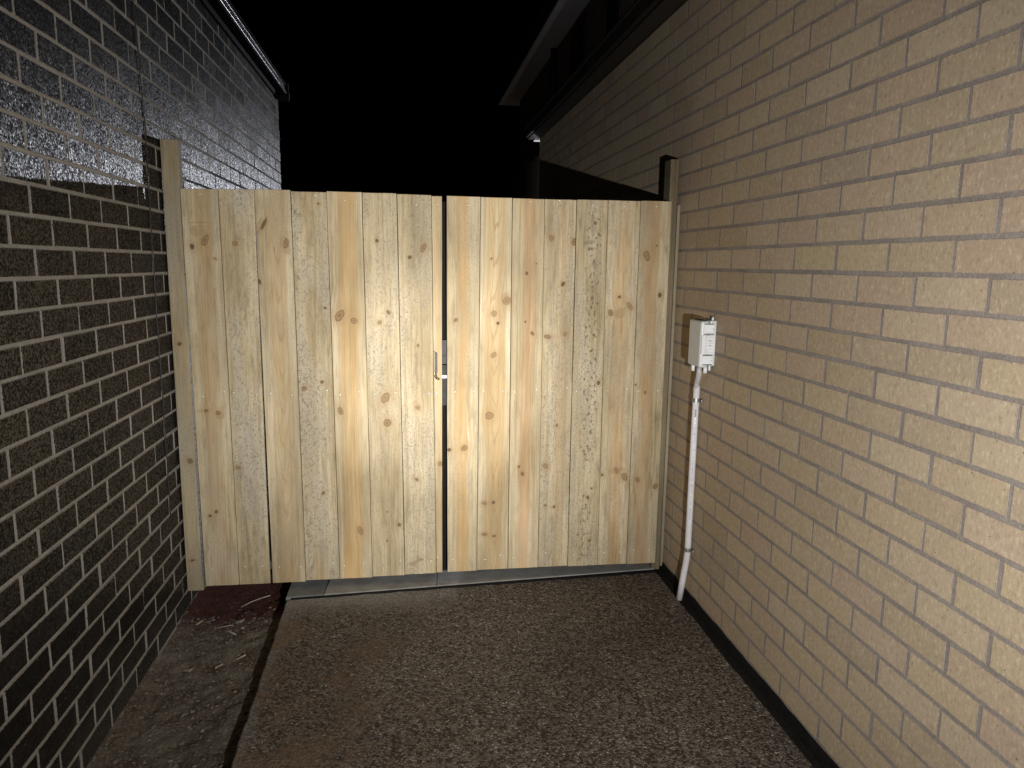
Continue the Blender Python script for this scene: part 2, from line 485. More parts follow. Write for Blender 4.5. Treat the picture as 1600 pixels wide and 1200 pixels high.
# ------------------------------------------------------------------ ground
bm = bmesh.new()
bmesh.ops.create_grid(bm, x_segments=2, y_segments=2, size=120)
for v in bm.verts: v.co.z = -.32
tag(new_obj('ground', mesh_from(bm, 'ground'), M_DARKEARTH), kind='structure')

# soil strip between the black wall and the slab
def soil_h(x, y):
    h = -.125 + .011 * mnoise.noise(Vector((x * 5, y * 4, 1.7))) + .010 * mnoise.noise(Vector((x * 17, y * 17, 4.2))) + .005 * mnoise.noise(Vector((x * 55, y * 55, 9.1)))
    h += .030 * max(0, 1 - x / .10) ** 2 + .050 * max(0, min(1, (x - .22) / .22))
    return h
bm = bmesh.new(); NX, NY = 44, 300
x0s, x1s, y0s, y1s = -.02, .52, -2.2, 1.6
g = [[bm.verts.new((x0s + (x1s - x0s) * i / NX, y0s + (y1s - y0s) * j / NY, soil_h(x0s + (x1s - x0s) * i / NX, y0s + (y1s - y0s) * j / NY))) for j in range(NY + 1)] for i in range(NX + 1)]
for i in range(NX):
    for j in range(NY):
        bm.faces.new((g[i][j], g[i + 1][j], g[i + 1][j + 1], g[i][j + 1]))
tag(new_obj('soil', mesh_from(bm, 'soil', True), M_SOIL), kind='structure')

# exposed aggregate slab
rng = random.Random(5)
def edge_y(x): return .300 + (x - .478) * (.408 - .300) / (2.284 - .478)
poly = []
for k in range(90):
    y = -3.6 + (edge_y(.47) + 3.6) * k / 89
    poly.append((.470 + .0095 * (.47 - y) + rng.uniform(-.0025, .0025), y))
for k in range(1, 40):
    x = .47 + (2.252 - .47) * k / 39
    poly.append((x, edge_y(x) + rng.uniform(-.004, .002)))
for k in range(1, 60):
    poly.append((2.252 + rng.uniform(-.003, .003), edge_y(2.25) + (-3.6 - edge_y(2.25)) * k / 59))
bm = bmesh.new()
prism(bm, poly, -.17, 0)
bmesh.ops.recalc_face_normals(bm, faces=bm.faces)
te = [e for e in bm.edges if all(v.co.z > -.01 for v in e.verts)]
bmesh.ops.bevel(bm, geom=te, offset=.006, segments=2, affect='EDGES', profile=.5)
tag(new_obj('concrete_path', mesh_from(bm, 'concrete_path'), M_AGG), kind='structure')

# rear ground beyond the gate
tag(box_obj('rear_path', (.47, 2.25, .80, 12, -.25, -.02), M_DARKEARTH), kind='structure')

# black joint filler between slab and cream wall
tag(box_obj('joint_filler', (2.2560, XR - .0055, -3.6, .46, -.2, -.012), M_RUBBER_SHADE), kind='structure')

# ------------------------------------------------------------------ bricks
def brick_geo(L, H, seed, sgn, D=.06):
    """Front face towards sgn*x, origin at the lower near corner of the face; y along, z up."""
    r = random.Random(seed)
    j = lambda s: r.uniform(-s, s)
    c = .0016 if sgn > 0 else .0005
    out = []
    nl = 4
    for k in range(nl): out.append((L * k / nl + (j(.002) if k else 0), j(.0009)))
    out.append((L + j(.001), j(.001)))
    for k in range(nl): out.append((L * (nl - k) / nl + (j(.002) if k else 0), H + j(.0009)))
    out.append((j(.001), H + j(.001)))
    n = len(out); V = []
    for y, z in out: V.append((-D * sgn, y, z))
    for y, z in out: V.append((-c * sgn, y, z))
    for y, z in out:
        V.append((j(.0004 if sgn > 0 else .0002) * sgn, y + (c if y < L * .05 else (-c if y > L * .95 else 0)), z + (c if z < H / 2 else -c)))
    F = []
    for i in range(n):
        a, d = i, (i + 1) % n
        F.append((a, d, n + d, n + a)); F.append((n + a, n + d, 2 * n + d, 2 * n + a))
    F.append(tuple(range(2 * n, 3 * n)))
    if sgn < 0: F = [tuple(reversed(f)) for f in F]
    UVs = [(v[1] / L, v[2] / H) for v in V]
    return V, F, UVs
def geo_mesh(name, V, F, UVs):
    me = bpy.data.meshes.new(name)
    me.from_pydata(V, [], F)
    uvl = me.uv_layers.new(name='UVMap')
    for lp in me.loops: uvl.data[lp.index].uv = UVs[lp.vertex_index]
    me.update()
    return me
def gate_hides(P):
    """True when the ray from the camera to P passes through the closed gate."""
    if P[1] < .43: return False
    t = (.42 - CAM.y) / (P[1] - CAM.y)
    x = CAM.x + (P[0] - CAM.x) * t; z = CAM.z + (P[2] - CAM.z) * t
    return .08 < x < 2.246 and z < 1.80
def brick_wall(wall, xface, sgn, ztop_line, c0, c1, yA, yB, joint_even, joint_odd, mat, seed, tilt):
    """Courses c0..c1 counted downwards from the bed joint at ztop_line."""
    r = random.Random(seed)
    L, H = .230, .076
    items = []
    for c in range(c0, c1):
        z = ztop_line - .086 * (c + 1) + .005
        j0 = (joint_even if c % 2 == 0 else joint_odd) + r.uniform(-.004, .004)
        k = math.floor((yA - j0) / .24)
        y = j0 + .24 * k + .005
        while y < yB:
            a, e = max(y, yA), min(y + L, yB)
            if e - a > .02:
                jy = r.uniform(-.0022, .0022)
                items.append((a + (jy if a == y else 0), z + r.uniform(-.0012, .0012), e - a, (r.uniform(-.0014, .0014) if tilt > .5 else sgn * r.uniform(.0, .0005)), r.randrange(8)))
            y += .24
    area = []
    for i, (y, z, l, dx, vv) in enumerate(items):
        pp = [project((xface, yy, zz)) for yy, zz in ((y, z), (y + l, z), (y + l, z + H), (y, z + H))]
        A = 0
        if all(pp):
            cx = sum(q[0] for q in pp) / 4; cy = sum(q[1] for q in pp) / 4
            if -15 < cx < 1615 and -15 < cy < 1215 and not gate_hides((xface, y + l / 2, z + H / 2)):
                A = abs(sum(pp[k][0] * pp[(k + 1) % 4][1] - pp[(k + 1) % 4][0] * pp[k][1] for k in range(4))) / 2
        area.append((A, i))
    area.sort(reverse=True)
    chosen = {i for A, i in area[:300] if A > 0}
    meshes = [geo_mesh('brick', *brick_geo(L, H, seed * 100 + v, sgn)) for v in range(8)]
    for me in meshes: me.materials.append(mat)
    VV, FF, UU = [], [], []
    for i, (y, z, l, dx, v) in enumerate(items):
        if i in chosen:
            if abs(l - L) < .002: me = meshes[v]
            else:
                me = geo_mesh('brick', *brick_geo(l, H, seed * 100 + i + 50, sgn)); me.materials.append(mat)
            bo = new_obj('brick', me, None, wall, (xface + dx, y, z))
            bo.rotation_euler = (0, r.uniform(-.008, .008) * (tilt if tilt > .5 else 0), r.uniform(-.0055, .0055) * (tilt if tilt > .5 else 0))
        else:
            V, F, U = brick_geo(l, H, seed * 100 + 7000 + i, sgn)
            n = len(VV)
            VV += [(a + xface + dx, b_ + y, c_ + z) for a, b_, c_ in V]
            FF += [tuple(q + n for q in f) for f in F]; UU += U
    if VV:
        me = geo_mesh('further_bricks', VV, FF, UU); me.materials.append(mat)
        tag(new_obj('further_bricks', me, None, wall), kind='stuff')

# ------------------------------------------------------------------ black house (left)
LEND = 3.53
house = tag(empty('brick_house', (0, 0, 0)), 'dark house side wall of glossy black bricks with pale mortar, left of gate', 'house')
wall = box_obj('wall', (-3.0, -.0035, -3.6, LEND - .004, -.4, 2.83), M_MORTAR_L, house)
brick_wall(wall, 0.0, 1, 1.80, -12, 24, -2.4, LEND, -.803, -.918, M_BLACK, 11, 1.0)
box_obj('fascia', (-.02, .016, -3.6, LEND + .03, 2.806, 2.93), M_GUTTER, house)
bm = bmesh.new()
extrude_y(bm, [(.017, 2.842), (.072, 2.836), (.080, 2.842), (.082, 2.846), (.078, 2.852), (.072, 2.858), (.072, 2.890), (.066, 2.902), (.072, 2.910), (.080, 2.910), (.080, 2.917), (.060, 2.917), (.060, 2.850), (.017, 2.850)], -3.6, LEND - .08)
gut = new_obj('gutter', mesh_from(bm, 'gutter'), M_GUTTER, house)
for lx, lz, lr in ((.080, 2.846, .0038), (.077, 2.914, .0026), (.066, 2.903, .002)):
    tube_obj('lip_glint_rod', [(lx, -3.6 + k * (LEND + 3.52) / 20, lz) for k in range(21)], lr, M_LIP_GLINT, gut, 10)  # rods added along the gutter lips to carry the bright lamp-lit line
bm = bmesh.new()
for k in range(58):
    y = -.2 + k * .062
    add_box(bm, .0722, .0735, y, y + .030, 2.876, 2.880)
new_obj('slot_glint_dashes', mesh_from(bm, 'slot_glint_dashes'), M_GALV, gut)  # raised bright strips stand in for light caught at the overflow slots
bm = bmesh.new(); add_box(bm, .012, .092, LEND - .0795, LEND - .055, 2.79, 2.93, .004)
add_box(bm, .084, .098, LEND - .085, LEND - .05, 2.80, 2.86, .003)
new_obj('end_cap', mesh_from(bm, 'end_cap'), M_GUTTER, gut)
bm = bmesh.new()
extrude_y(bm, [(.03, 2.935), (.03, 2.955), (-3.0, 3.9), (-3.0, 3.88)], -3.6, LEND + .1)
new_obj('roof', mesh_from(bm, 'roof'), M_ROOF, house)

# thin cable on the black wall
pts = []
for k in range(60):
    z = 2.60 - k * (2.60 - .42) / 59
    pts.append((.004 + .0012 * math.sin(k * 1.7), .215 + .062 * min(1, (2.60 - z) / .55) + .006 * math.sin(z * 3.1) + .002 * math.sin(z * 23), z))
cab = tube_obj('hanging_cable', pts, .0022, M_CABLE, None, 6)
tag(cab, 'thin dark cable hanging straight down the black brick wall beside the gate post', 'cable')

# ------------------------------------------------------------------ cream house (right)
REND = 4.22
house2 = tag(empty('brick_house', (XR, 0, 0)), 'two-storey house with long cream brick side wall, right of gate', 'house')
def H2(o): 
    o.parent = house2; o.matrix_parent_inverse = Matrix.Translation((-XR, 0, 0)); return o
wall2 = H2(box_obj('wall', (XR + .0004, XR + 4.5, -3.6, REND - .006, -.4, 2.705), M_MORTAR_R))
brick_wall(wall2, XR, -1, 1.7609, -11, 23, -2.3, REND, .1004, .2204, M_CREAM, 23, .12)
bm = bmesh.new(); dr = random.Random(8)
pa = [(XR - .005, -3.6 + k * (REND + 3.5) / 160, .040 + dr.uniform(-.003, .003)) for k in range(161)]
for k in range(160):
    a, c = pa[k], pa[k + 1]
    for (p0, p1) in (((a[0], a[1]), (c[0], c[1])),):
        q = [bm.verts.new(v) for v in ((a[0], a[1], -.1), (c[0], c[1], -.1), (c[0], c[1], c[2]), (a[0], a[1], a[2]), (XR - .0005, c[1], c[2]), (XR - .0005, a[1], a[2]))]
        bm.faces.new((q[0], q[1], q[2], q[3])); bm.faces.new((q[3], q[2], q[4], q[5]))
H2(new_obj('damp_course', mesh_from(bm, 'damp_course'), M_RUBBER_SHADE))
# eave, fascia and gutter over the side wall
H2(box_obj('eave_lining', (XR - .10, XR + .3, -3.6, REND + .09, 2.7085, 2.722), M_BROWN))
bm = bmesh.new()
extrude_y(bm, [(XR - .001, 2.7235), (XR - .115, 2.7235), (XR - .122, 2.730), (XR - .122, 2.80), (XR - .130, 2.805), (XR - .130, 2.815), (XR - .112, 2.815), (XR - .112, 2.735), (XR - .001, 2.735)], -3.6, REND + .09)
H2(new_obj('gutter', mesh_from(bm, 'gutter'), M_BROWN))
H2(box_obj('rear_soffit', (XR - .05, XR + 3.5, REND + .012, REND + .08, 2.690, 2.7075), M_SOFFIT))
bm = bmesh.new()
extrude_y(bm, [(XR - .10, 2.83), (XR - .10, 2.85), (3.46, 3.32), (3.46, 3.30)], -3.6, REND + .09)
H2(new_obj('lower_roof', mesh_from(bm, 'lower_roof'), M_ROOF))
# upper storey, set back
UY = 13.4
uw = H2(box_obj('upper_wall', (3.40, 8.0, -3.6, UY - .5, 2.8, 4.90), M_RENDER))
H2(box_obj('upper_soffit', (3.0, 8.0, -3.6, UY, 4.902, 4.93), M_SOFFIT_DIM))
H2(box_obj('upper_fascia', (2.975, 2.9995, -3.6, UY + .02, 4.895, 5.07), M_BROWN))
bm = bmesh.new()
extrude_y(bm, [(2.96, 5.075), (2.96, 5.095), (6.5, 6.6), (6.5, 6.58)], -3.6, UY + .1)
H2(new_obj('upper_roof', mesh_from(bm, 'upper_roof'), M_ROOF))
H2(tube_obj('downpipe', [(3.355, 9.1, 3.0), (3.355, 9.1, 4.6), (3.355, 9.1, 4.895)], .045, M_FRAMEBLK, None, 10))
for y0_, y1_, z0_ in ((7.15, 7.9, 3.3), (5.55, 6.0, 3.3)):
    wdw = box_obj('window', (3.375, 3.399, y0_, y1_, z0_, 4.80), M_FRAMEBLK)
    H2(wdw)
    pane = box_obj('pane', (3.368, 3.3745, y0_ + .05, y1_ - .05, z0_ + .05, 4.75), M_GLASSBLK)
    pane.parent = wdw
    box_obj('mullion', (3.360, 3.3675, (y0_ + y1_) / 2 - .02, (y0_ + y1_) / 2 + .02, z0_ + .05, 4.75), M_FRAMEBLK, wdw)

# boundary fence running on from the far corner of the cream house
M_FENCE = plain('weathered_fence_timber', (.13, .095, .065), .85, .2, 0, .25, 20, .3)
fence = tag(empty('timber_fence', (2.5, 5.3, -.05)), 'tall weathered paling fence behind the gate, beyond the cream house corner', 'fence')
fr = random.Random(3)
def kid(o, par):
    o.parent = par; o.matrix_parent_inverse = Matrix.Translation(-par.location); return o
for k in range(9):
    y = 5.3 + k * .112
    kid(box_obj('paling', (2.5, 2.516 + fr.uniform(-.003, .003), y, y + .107, -.05, 2.735 + fr.uniform(-.012, .012)), M_FENCE), fence)
for z in (.35, 1.3, 2.3):
    kid(box_obj('rail', (2.5195, 2.56, 5.3, 5.3 + 9 * .112, z, z + .07), M_FENCE), fence)

# lamp on the rear wall, hidden round the corner of the cream house
lamp = tag(empty('wall_lamp', (2.52, REND, 2.15)), 'small bulkhead wall lamp on the rear wall of the cream house', 'lamp')
kid(box_obj('back_plate', (2.47, 2.57, REND + .0005, REND + .025, 2.09, 2.21), M_LAMPWHITE, None, .006, 2), lamp)
kid(tube_obj('lamp_hood', [(2.52, REND + .0255, 2.22), (2.52, REND + .13, 2.22)], [.05, .04], M_LAMPWHITE, None, 16), lamp)

# ------------------------------------------------------------------ threshold under the gate
def groove_y(x): return edge_y(x) + .012 + .018 * (x - .47) / 1.78
def plate(name, xa, xb, dxt, mat):
    bm = bmesh.new()
    prism(bm, [(xa, groove_y(xa) + .001), (xb, groove_y(xb) + .001), (xb + dxt, .78), (xa + (dxt if xa > .5 else 0), .78)], -.17, .006)
    te = [e for e in bm.edges if all(v.co.z > 0 for v in e.verts)]
    bmesh.ops.bevel(bm, geom=te, offset=.002, segments=1, affect='EDGES')
    return new_obj(name, mesh_from(bm, name), mat)
thr = tag(empty('threshold_strip', (1.37, .5, 0)), 'flat grey threshold strip on the ground under the gate', 'threshold')
kid(plate('plate', .467, .632, .012, M_PLATE_D), thr)
kid(plate('plate', .6335, 1.150, .03, M_PLATE), thr)
kid(plate('plate', 1.1515, 2.250, .03, M_PLATE), thr)
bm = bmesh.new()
prism(bm, [(.49, edge_y(.49) + .0015), (2.25, edge_y(2.25) + .0015), (2.25, groove_y(2.25)), (.49, groove_y(.49))], -.17, .0015)
kid(new_obj('groove_shade_strip', mesh_from(bm, 'groove_shade_strip'), M_RUBBER_SHADE), thr)  # flat black strip painting the shaded groove before the plates

# ------------------------------------------------------------------ gate
BOARDS = [(0.08, 0.234, 0.092, 0.242), (0.234, 0.381, 0.242, 0.381), (0.381, 0.532, 0.391, 0.542), (0.532, 0.683, 0.542, 0.698), (0.683, 0.834, 0.698, 0.85), (0.834, 0.984, 0.85, 1.003), (0.984, 1.135, 1.003, 1.152), (1.135, 1.183, 1.152, 1.182),
          (1.202, 1.354, 1.205, 1.348), (1.354, 1.498, 1.348, 1.5), (1.498, 1.646, 1.5, 1.649), (1.646, 1.794, 1.649, 1.798), (1.794, 1.941, 1.798, 1.949), (1.941, 2.096, 1.949, 2.099), (2.096, 2.246, 2.099, 2.249)]
KNOTS = {
0: [(0.17, 1.599, 0.015, 2.0), (0.117, 1.571, 0.012, 1.5), (0.208, 1.521, 0.0105, 0.55), (0.188, 0.844, 0.015, 1.0), (0.137, 0.854, 0.009, 1), (0.157, 0.385, 0.010, 1.2), (0.129, 0.367, 0.008, 1)],
1: [(0.293, 1.585, 0.0118, 1), (0.261, 0.589, 0.014, 1)],
2: [(0.416, 1.671, 0.009, 3), (0.506, 1.592, 0.012, 2), (0.387, 1.425, 0.010, 2)],
3: [(0.647, 1.763, 0.0085, 1), (0.664, 1.312, 0.0085, 1), (0.562, 0.95, 0.015, 0.7), (0.641, 0.979, 0.010, 0.9), (0.633, 0.46, 0.011, .8)],
4: [(0.727, 1.279, 0.020, 1.5), (0.788, 1.256, 0.0145, 1.2), (0.72, 0.845, 0.0145, 1.4), (0.797, 0.271, 0.0150, 1.6)],
5: [(0.895, 1.61, 0.0082, 1), (0.941, 1.294, 0.0099, 1.1), (0.901, 1.248, 0.0125, 1), (0.922, 0.902, 0.019, 1.8), (0.929, 0.785, 0.0185, 1.5), (0.979, 0.292, 0.0099, 1), (0.923, 0.357, 0.0049, 1), (0.921, 0.215, 0.0049, 1)],
6: [(1.038, 1.539, 0.0120, 1), (1.1, 1.583, 0.0135, 1.6), (1.072, 1.143, 0.0082, 1), (1.07, 0.855, 0.0125, 1), (1.062, 0.512, 0.0095, 1.2)],
7: [(1.172, 0.584, 0.0125, 1.2)],
8: [(1.244, 1.26, 0.0115, 1.2), (1.284, 0.659, 0.0150, 1.3), (1.214, 0.651, 0.0099, 1)],
9: [(1.406, 1.539, 0.0045, 1.5), (1.478, 1.349, 0.022, 0.9), (1.42, 1.29, 0.0145, 1.2), (1.438, 1.246, 0.008, 1), (1.419, 1.098, 0.0155, 1.3), (1.403, 0.811, 0.021, 1), (1.383, 0.383, 0.0150, 1), (1.426, 0.387, 0.0095, 1.2), (1.384, 0.228, 0.0155, 0.8), (1.43, 0.217, 0.0125, 0.8)],
10: [(1.568, 1.475, 0.0082, 1.3), (1.612, 1.519, 0.0045, 1), (1.6, 1.199, 0.0095, 2), (1.566, 1.253, 0.006, 1), (1.547, 0.562, 0.0082, 1), (1.563, 0.526, 0.0112, 1.2)],
11: [(1.681, 1.636, 0.0125, 1), (1.786, 1.62, 0.0125, 1.2), (1.74, 1.428, 0.0095, 1.1), (1.672, 1.184, 0.0180, 0.65), (1.755, 1.196, 0.0125, 1), (1.726, 0.759, 0.0095, 1), (1.678, 0.561, 0.0160, 0.9), (1.679, 0.363, 0.0078, 1), (1.723, 0.355, 0.0078, 1)],
12: [(1.883, 1.708, 0.0112, 1), (1.923, 0.964, 0.0125, 1.2), (1.865, 0.614, 0.0049, 1), (1.893, 0.639, 0.0049, 1), (1.906, 0.443, 0.006, 1), (1.888, 0.398, 0.0095, 1), (1.904, 0.177, 0.0095, 0.9), (1.911, 0.871, 0.0049, 1)],
13: [(2.011, 1.371, 0.0082, 1), (1.971, 1.296, 0.0145, 1.6), (2.062, 1.329, 0.0140, 2), (1.958, 0.509, 0.009, 1), (2.071, 0.496, 0.0160, 1.2), (2.028, 0.53, 0.0125, 1.5)],
14: [(2.136, 1.562, 0.0165, 1.8), (2.181, 1.61, 0.0066, 1), (2.207, 1.381, 0.009, 1.3), (2.156, 0.915, 0.009, 1.3), (2.107, 0.953, 0.006, 1), (2.137, 0.478, 0.0140, 1.5), (2.23, 0.443, 0.0140, 1.2)]}
WOOD = {0: dict(grime=0.75, tone=0.90, marks=[(.075, 1.672, .07, .0035, .02, .5, (.27, .17, .09)), (.075, 1.655, .06, .003, .0, .35, (.27, .17, .09)), (.05, 1.635, .022, .03, .6, .45, (.27, .17, .09)), (.09, 1.63, .035, .018, -.4, .35, (.27, .17, .09)), (.10, 1.50, .008, .05, .1, .35, (.27, .17, .09)), (.05, .855, .045, .012, .1, .35, (.27, .17, .09)), (.115, .83, .02, .02, 0, .4, (.27, .17, .09))], heart=.085, heart_w=.038, heart_amt=.55, speckle=.35, grey=.3, hcol=(.46, .315, .165)),
 1: dict(grime=0.75, tone=0.88, speckle=1.0, grey=.75, mould=.35, mould_x=.07, marks=[(.03, .58, .03, .06, .3, .35, (.25,.21,.16)), (.08, .45, .03, .12, .2, .3, (.26,.22,.17))]),
 2: dict(grime=0.55, tone=0.90, heart=.085, heart_w=.045, heart_amt=.6, speckle=.35, grey=.2, cath=.45, marks=[(0.02, 1.685, 0.03, .0022, 1.05, .7, (.13, .085, .045)), (0.032, 1.672, 0.026, .0022, 1.0, .7, (.13, .085, .045)), (0.045, 1.69, 0.022, .0022, 1.1, .7, (.13, .085, .045)), (0.014, 1.64, 0.02, .0022, 1.2, .7, (.13, .085, .045)), (0.125, 1.61, 0.022, .0022, -0.95, .7, (.13, .085, .045)), (0.132, 1.59, 0.02, .0022, -1.0, .7, (.13, .085, .045)), (0.115, 1.575, 0.016, .0022, -1.1, .7, (.13, .085, .045)), (0.075, 1.56, 0.02, .0022, 1.5, .7, (.13, .085, .045)), (.03, 1.66, .05, .025, 1.1, .35, (.27, .17, .09)), (.12, 1.58, .05, .02, -1.1, .35, (.27, .17, .09))]),
 3: dict(grime=0.65, tone=0.90, heart=.06, heart_w=.03, heart_amt=.25, speckle=1.0, grey=.55, mould=.5, mould_x=.02),
 4: dict(tone=1.00, heart=.085, heart_w=.045, heart_amt=.95, speckle=.2, grey=.1, hcol=(.53, .36, .165)),
 5: dict(grime=0.50, tone=0.96, speckle=.75, grey=.35, cath=.2),
 6: dict(grime=0.60, tone=0.95, speckle=1.0, grey=.35, mould=.35, mould_x=.06, marks=[(.07, .105, .045, .012, .35, .5, (.27, .17, .09)), (.09, .12, .03, .01, -.5, .45, (.27, .17, .09)), (.06, .09, .02, .012, .1, .4, (.27, .17, .09))]),
 7: dict(tone=1.02, heart=.03, heart_w=.022, heart_amt=.55, speckle=.2, grey=.1),
 8: dict(grime=0.50, tone=1.00, heart=.072, heart_w=.032, heart_amt=1.0, speckle=.45, grey=.2, hcol=(.53, .36, .165)),
 9: dict(tone=0.98, heart=.078, heart_w=.050, heart_amt=.8, speckle=.15, grey=.05, cath=.5, marks=[(.125, 1.36, .03, .03, .5, .45, (.27, .17, .09))]),
 10: dict(tone=1.00, heart=.075, heart_w=.030, heart_amt=.65, speckle=.2, grey=.1, hcol=(.56, .355, .195)),
 11: dict(grime=0.60, tone=0.93, heart=.09, heart_w=.02, heart_amt=.35, speckle=.75, grey=.35, cath=.25),
 12: dict(grime=0.75, tone=0.91, speckle=1.1, grey=.4, mould=1.5, mould_x=.085, marks=[(.07, 1.62, .03, .012, .1, .4, (.12,.10,.09)), (.08, 1.70, .02, .05, .1, .3, (.12,.10,.085)), (.09, 1.52, .014, .03, .1, .4, (.12,.10,.085))]),
 13: dict(grime=0.65, tone=0.95, heart=.085, heart_w=.034, heart_amt=.55, speckle=.5, grey=.3, hcol=(.50, .32, .15), marks=[(.075, 1.295, .035, .03, .3, .5, (.27, .17, .09)), (.085, 1.24, .012, .06, 0, .4, (.27, .17, .09)), (.09, .53, .05, .018, .2, .35, (.27, .17, .09)), (.08, .44, .014, .07, 0, .3, (.27, .17, .09))]),
 14: dict(grime=0.80, tone=0.87, heart=.065, heart_w=.040, heart_amt=.75, speckle=.45, grey=.25, hcol=(.45, .30, .15))}
YF = .42
gr = random.Random(9)
leafL = tag(empty('timber_gate', (.64, YF, .03)), 'wider left leaf of new pine board gate, beside the black wall', 'gate', 'pair of pine gate leaves')
leafR = tag(empty('timber_gate', (1.73, YF, .03)), 'narrower right leaf of new pine board gate, beside the cream wall', 'gate', 'pair of pine gate leaves')
DY = [0, .002, -.001, .0025, -.0015, .001, -.001, .003, 0, .0015, -.002, .002, -.001, .0015, 0]
ZT = [1.812, 1.815, 1.817, 1.812, 1.816, 1.815, 1.812, 1.808, 1.8105, 1.809, 1.8075, 1.808, 1.810, 1.811, 1.813]
ZB = [.029, .028, .030, .034, .036, .038, .042, .043, .045, .047, .049, .048, .046, .045, .043]
def clamp_grid(bm, tl, tr, bl, br, y0, th, zt, zb):
    pass
boards = []
for i, (tl, tr, bl, br) in enumerate(BOARDS):
    g_ = .0011
    x_ref = min(tl, bl)
    kn = [(kx - x_ref, kz, r, a) for kx, kz, r, a in KNOTS.get(i, [])]
    mat = mat_wood('pine_board', kn, seed=i + 1.0, **WOOD[i])
    bm = bmesh.new()
    cup = gr.uniform(-.0012, .0012)
    nx_, nz_ = 4, 8
    fr_, bk = [], []
    y0 = YF + DY[i]
    for a in range(nx_ + 1):
        rowf, rowb = [], []
        for c in range(nz_ + 1):
            s = a / nx_; t = c / nz_
            xl_ = bl + (tl - bl) * t + g_; xr_ = br + (tr - br) * t - g_
            wav = .0012 * mnoise.noise(Vector((i * 3.1, t * 5.0, 0)))
            x = xl_ + (xr_ - xl_) * s + (wav if a in (0, nx_) else 0) - x_ref
            zz = ZB[i] + (ZT[i] - ZB[i]) * t
            zz += (gr.uniform(-.0006, .0006) if c in (0, nz_) else 0)
            yy = cup * (2 * s - 1) ** 2
            rowf.append(bm.verts.new((x, yy, zz))); rowb.append(bm.verts.new((x, yy + .016, zz)))
        fr_.append(rowf); bk.append(rowb)
    for a in range(nx_):
        for c in range(nz_):
            bm.faces.new((fr_[a][c], fr_[a + 1][c], fr_[a + 1][c + 1], fr_[a][c + 1]))
            bm.faces.new((bk[a][c], bk[a][c + 1], bk[a + 1][c + 1], bk[a + 1][c]))
    for a in range(nx_):
        bm.faces.new((fr_[a][0], bk[a][0], bk[a + 1][0], fr_[a + 1][0])); bm.faces.new((fr_[a][nz_], fr_[a + 1][nz_], bk[a + 1][nz_], bk[a][nz_]))
    for c in range(nz_):
        bm.faces.new((fr_[0][c], fr_[0][c + 1], bk[0][c + 1], bk[0][c])); bm.faces.new((fr_[nx_][c], bk[nx_][c], bk[nx_][c + 1], fr_[nx_][c + 1]))
    bmesh.ops.recalc_face_normals(bm, faces=bm.faces)
    be = [e for e in bm.edges if len(e.link_faces) == 2 and e.calc_face_angle(0) > 1.0]
    bmesh.ops.bevel(bm, geom=be, offset=.0013, segments=1, affect='EDGES')
    bo = new_obj('board', mesh_from(bm, 'board'), mat, None, (x_ref, y0, 0))
    kid(bo, leafL if i < 8 else leafR)
    boards.append((bo, x_ref, y0))
# nails
bm = bmesh.new()
bmesh.ops.create_icosphere(bm, subdivisions=2, radius=.0036)
for v in bm.verts: v.co.y *= .55
nail_me = mesh_from(bm, 'nail', True); nail_me.materials.append(M_NAIL)
NAILS = [(2, .455, 1.798), (3, .634, 1.797), (6, 1.068, 1.768), (7, 1.163, 1.771), (8, 1.303, 1.771), (9, 1.412, 1.777), (10, 1.58, 1.795), (11, 1.715, 1.803),
         (0, .16, 1.79), (1, .31, 1.792), (4, .76, 1.78), (5, .91, 1.775), (12, 1.868, 1.785), (13, 2.02, 1.785), (14, 2.17, 1.788)]
for i, x, z in NAILS:
    bo, xr_, y0 = boards[i]
    new_obj('nail', nail_me, None, bo, (x - xr_, -.0016, z))
for i in range(15):
    bo, xr_, y0 = boards[i]
    tl, tr, bl, br = BOARDS[i]
    for zz in (.93, .11):
        t = zz / 1.8
        cx = (bl + br) / 2 * (1 - t) + (tl + tr) / 2 * t
        for s in ((-1, 1) if i != 7 else (0,)):
            o = new_obj('nail', nail_me, None, bo, (cx + s * .045 + gr.uniform(-.01, .01) - xr_, .0004, zz + gr.uniform(-.012, .012)))
# steel frames behind the boards
def frame(leaf, xa, xb):
    for (a, c_) in ((xa, xa + .035), (xb - .035, xb)):
        kid(box_obj('frame_stile', (a, c_, YF + .0195, YF + .054, .06, 1.77), M_STEELDK, None, .003), leaf)
    for z in (.09, .91, 1.72):
        kid(box_obj('frame_rail', (xa + .0355, xb - .0355, YF + .0195, YF + .054, z, z + .035), M_STEELDK, None, .003), leaf)
frame(leafL, .086, 1.176)
frame(leafR, 1.214, 2.240)
# lock behind the seam: grey plates with a bright bolt between the leaves
kid(box_obj('lock_plate', (1.1765, 1.2085, YF + .024, YF + .03, 1.055, 1.165), M_LOCKA), leafL)
kid(box_obj('lock_slot', (1.178, 1.2075, YF + .0205, YF + .0235, 1.088, 1.098), M_SLOT), leafL)
kid(box_obj('lock_bolt', (1.1768, 1.206, YF + .010, YF + .0235, .991, 1.004), M_NAIL), leafL)
kid(box_obj('lock_plate', (1.1765, 1.2085, YF + .024, YF + .03, .86, 1.05), M_LOCKB), leafL)
kid(box_obj('seam_light_block', (1.170, 1.2165, YF + .0565, YF + .061, .03, 1.79), M_RUBBER_SHADE), leafL)  # added behind the seam to stop lamp light streaking through the gap
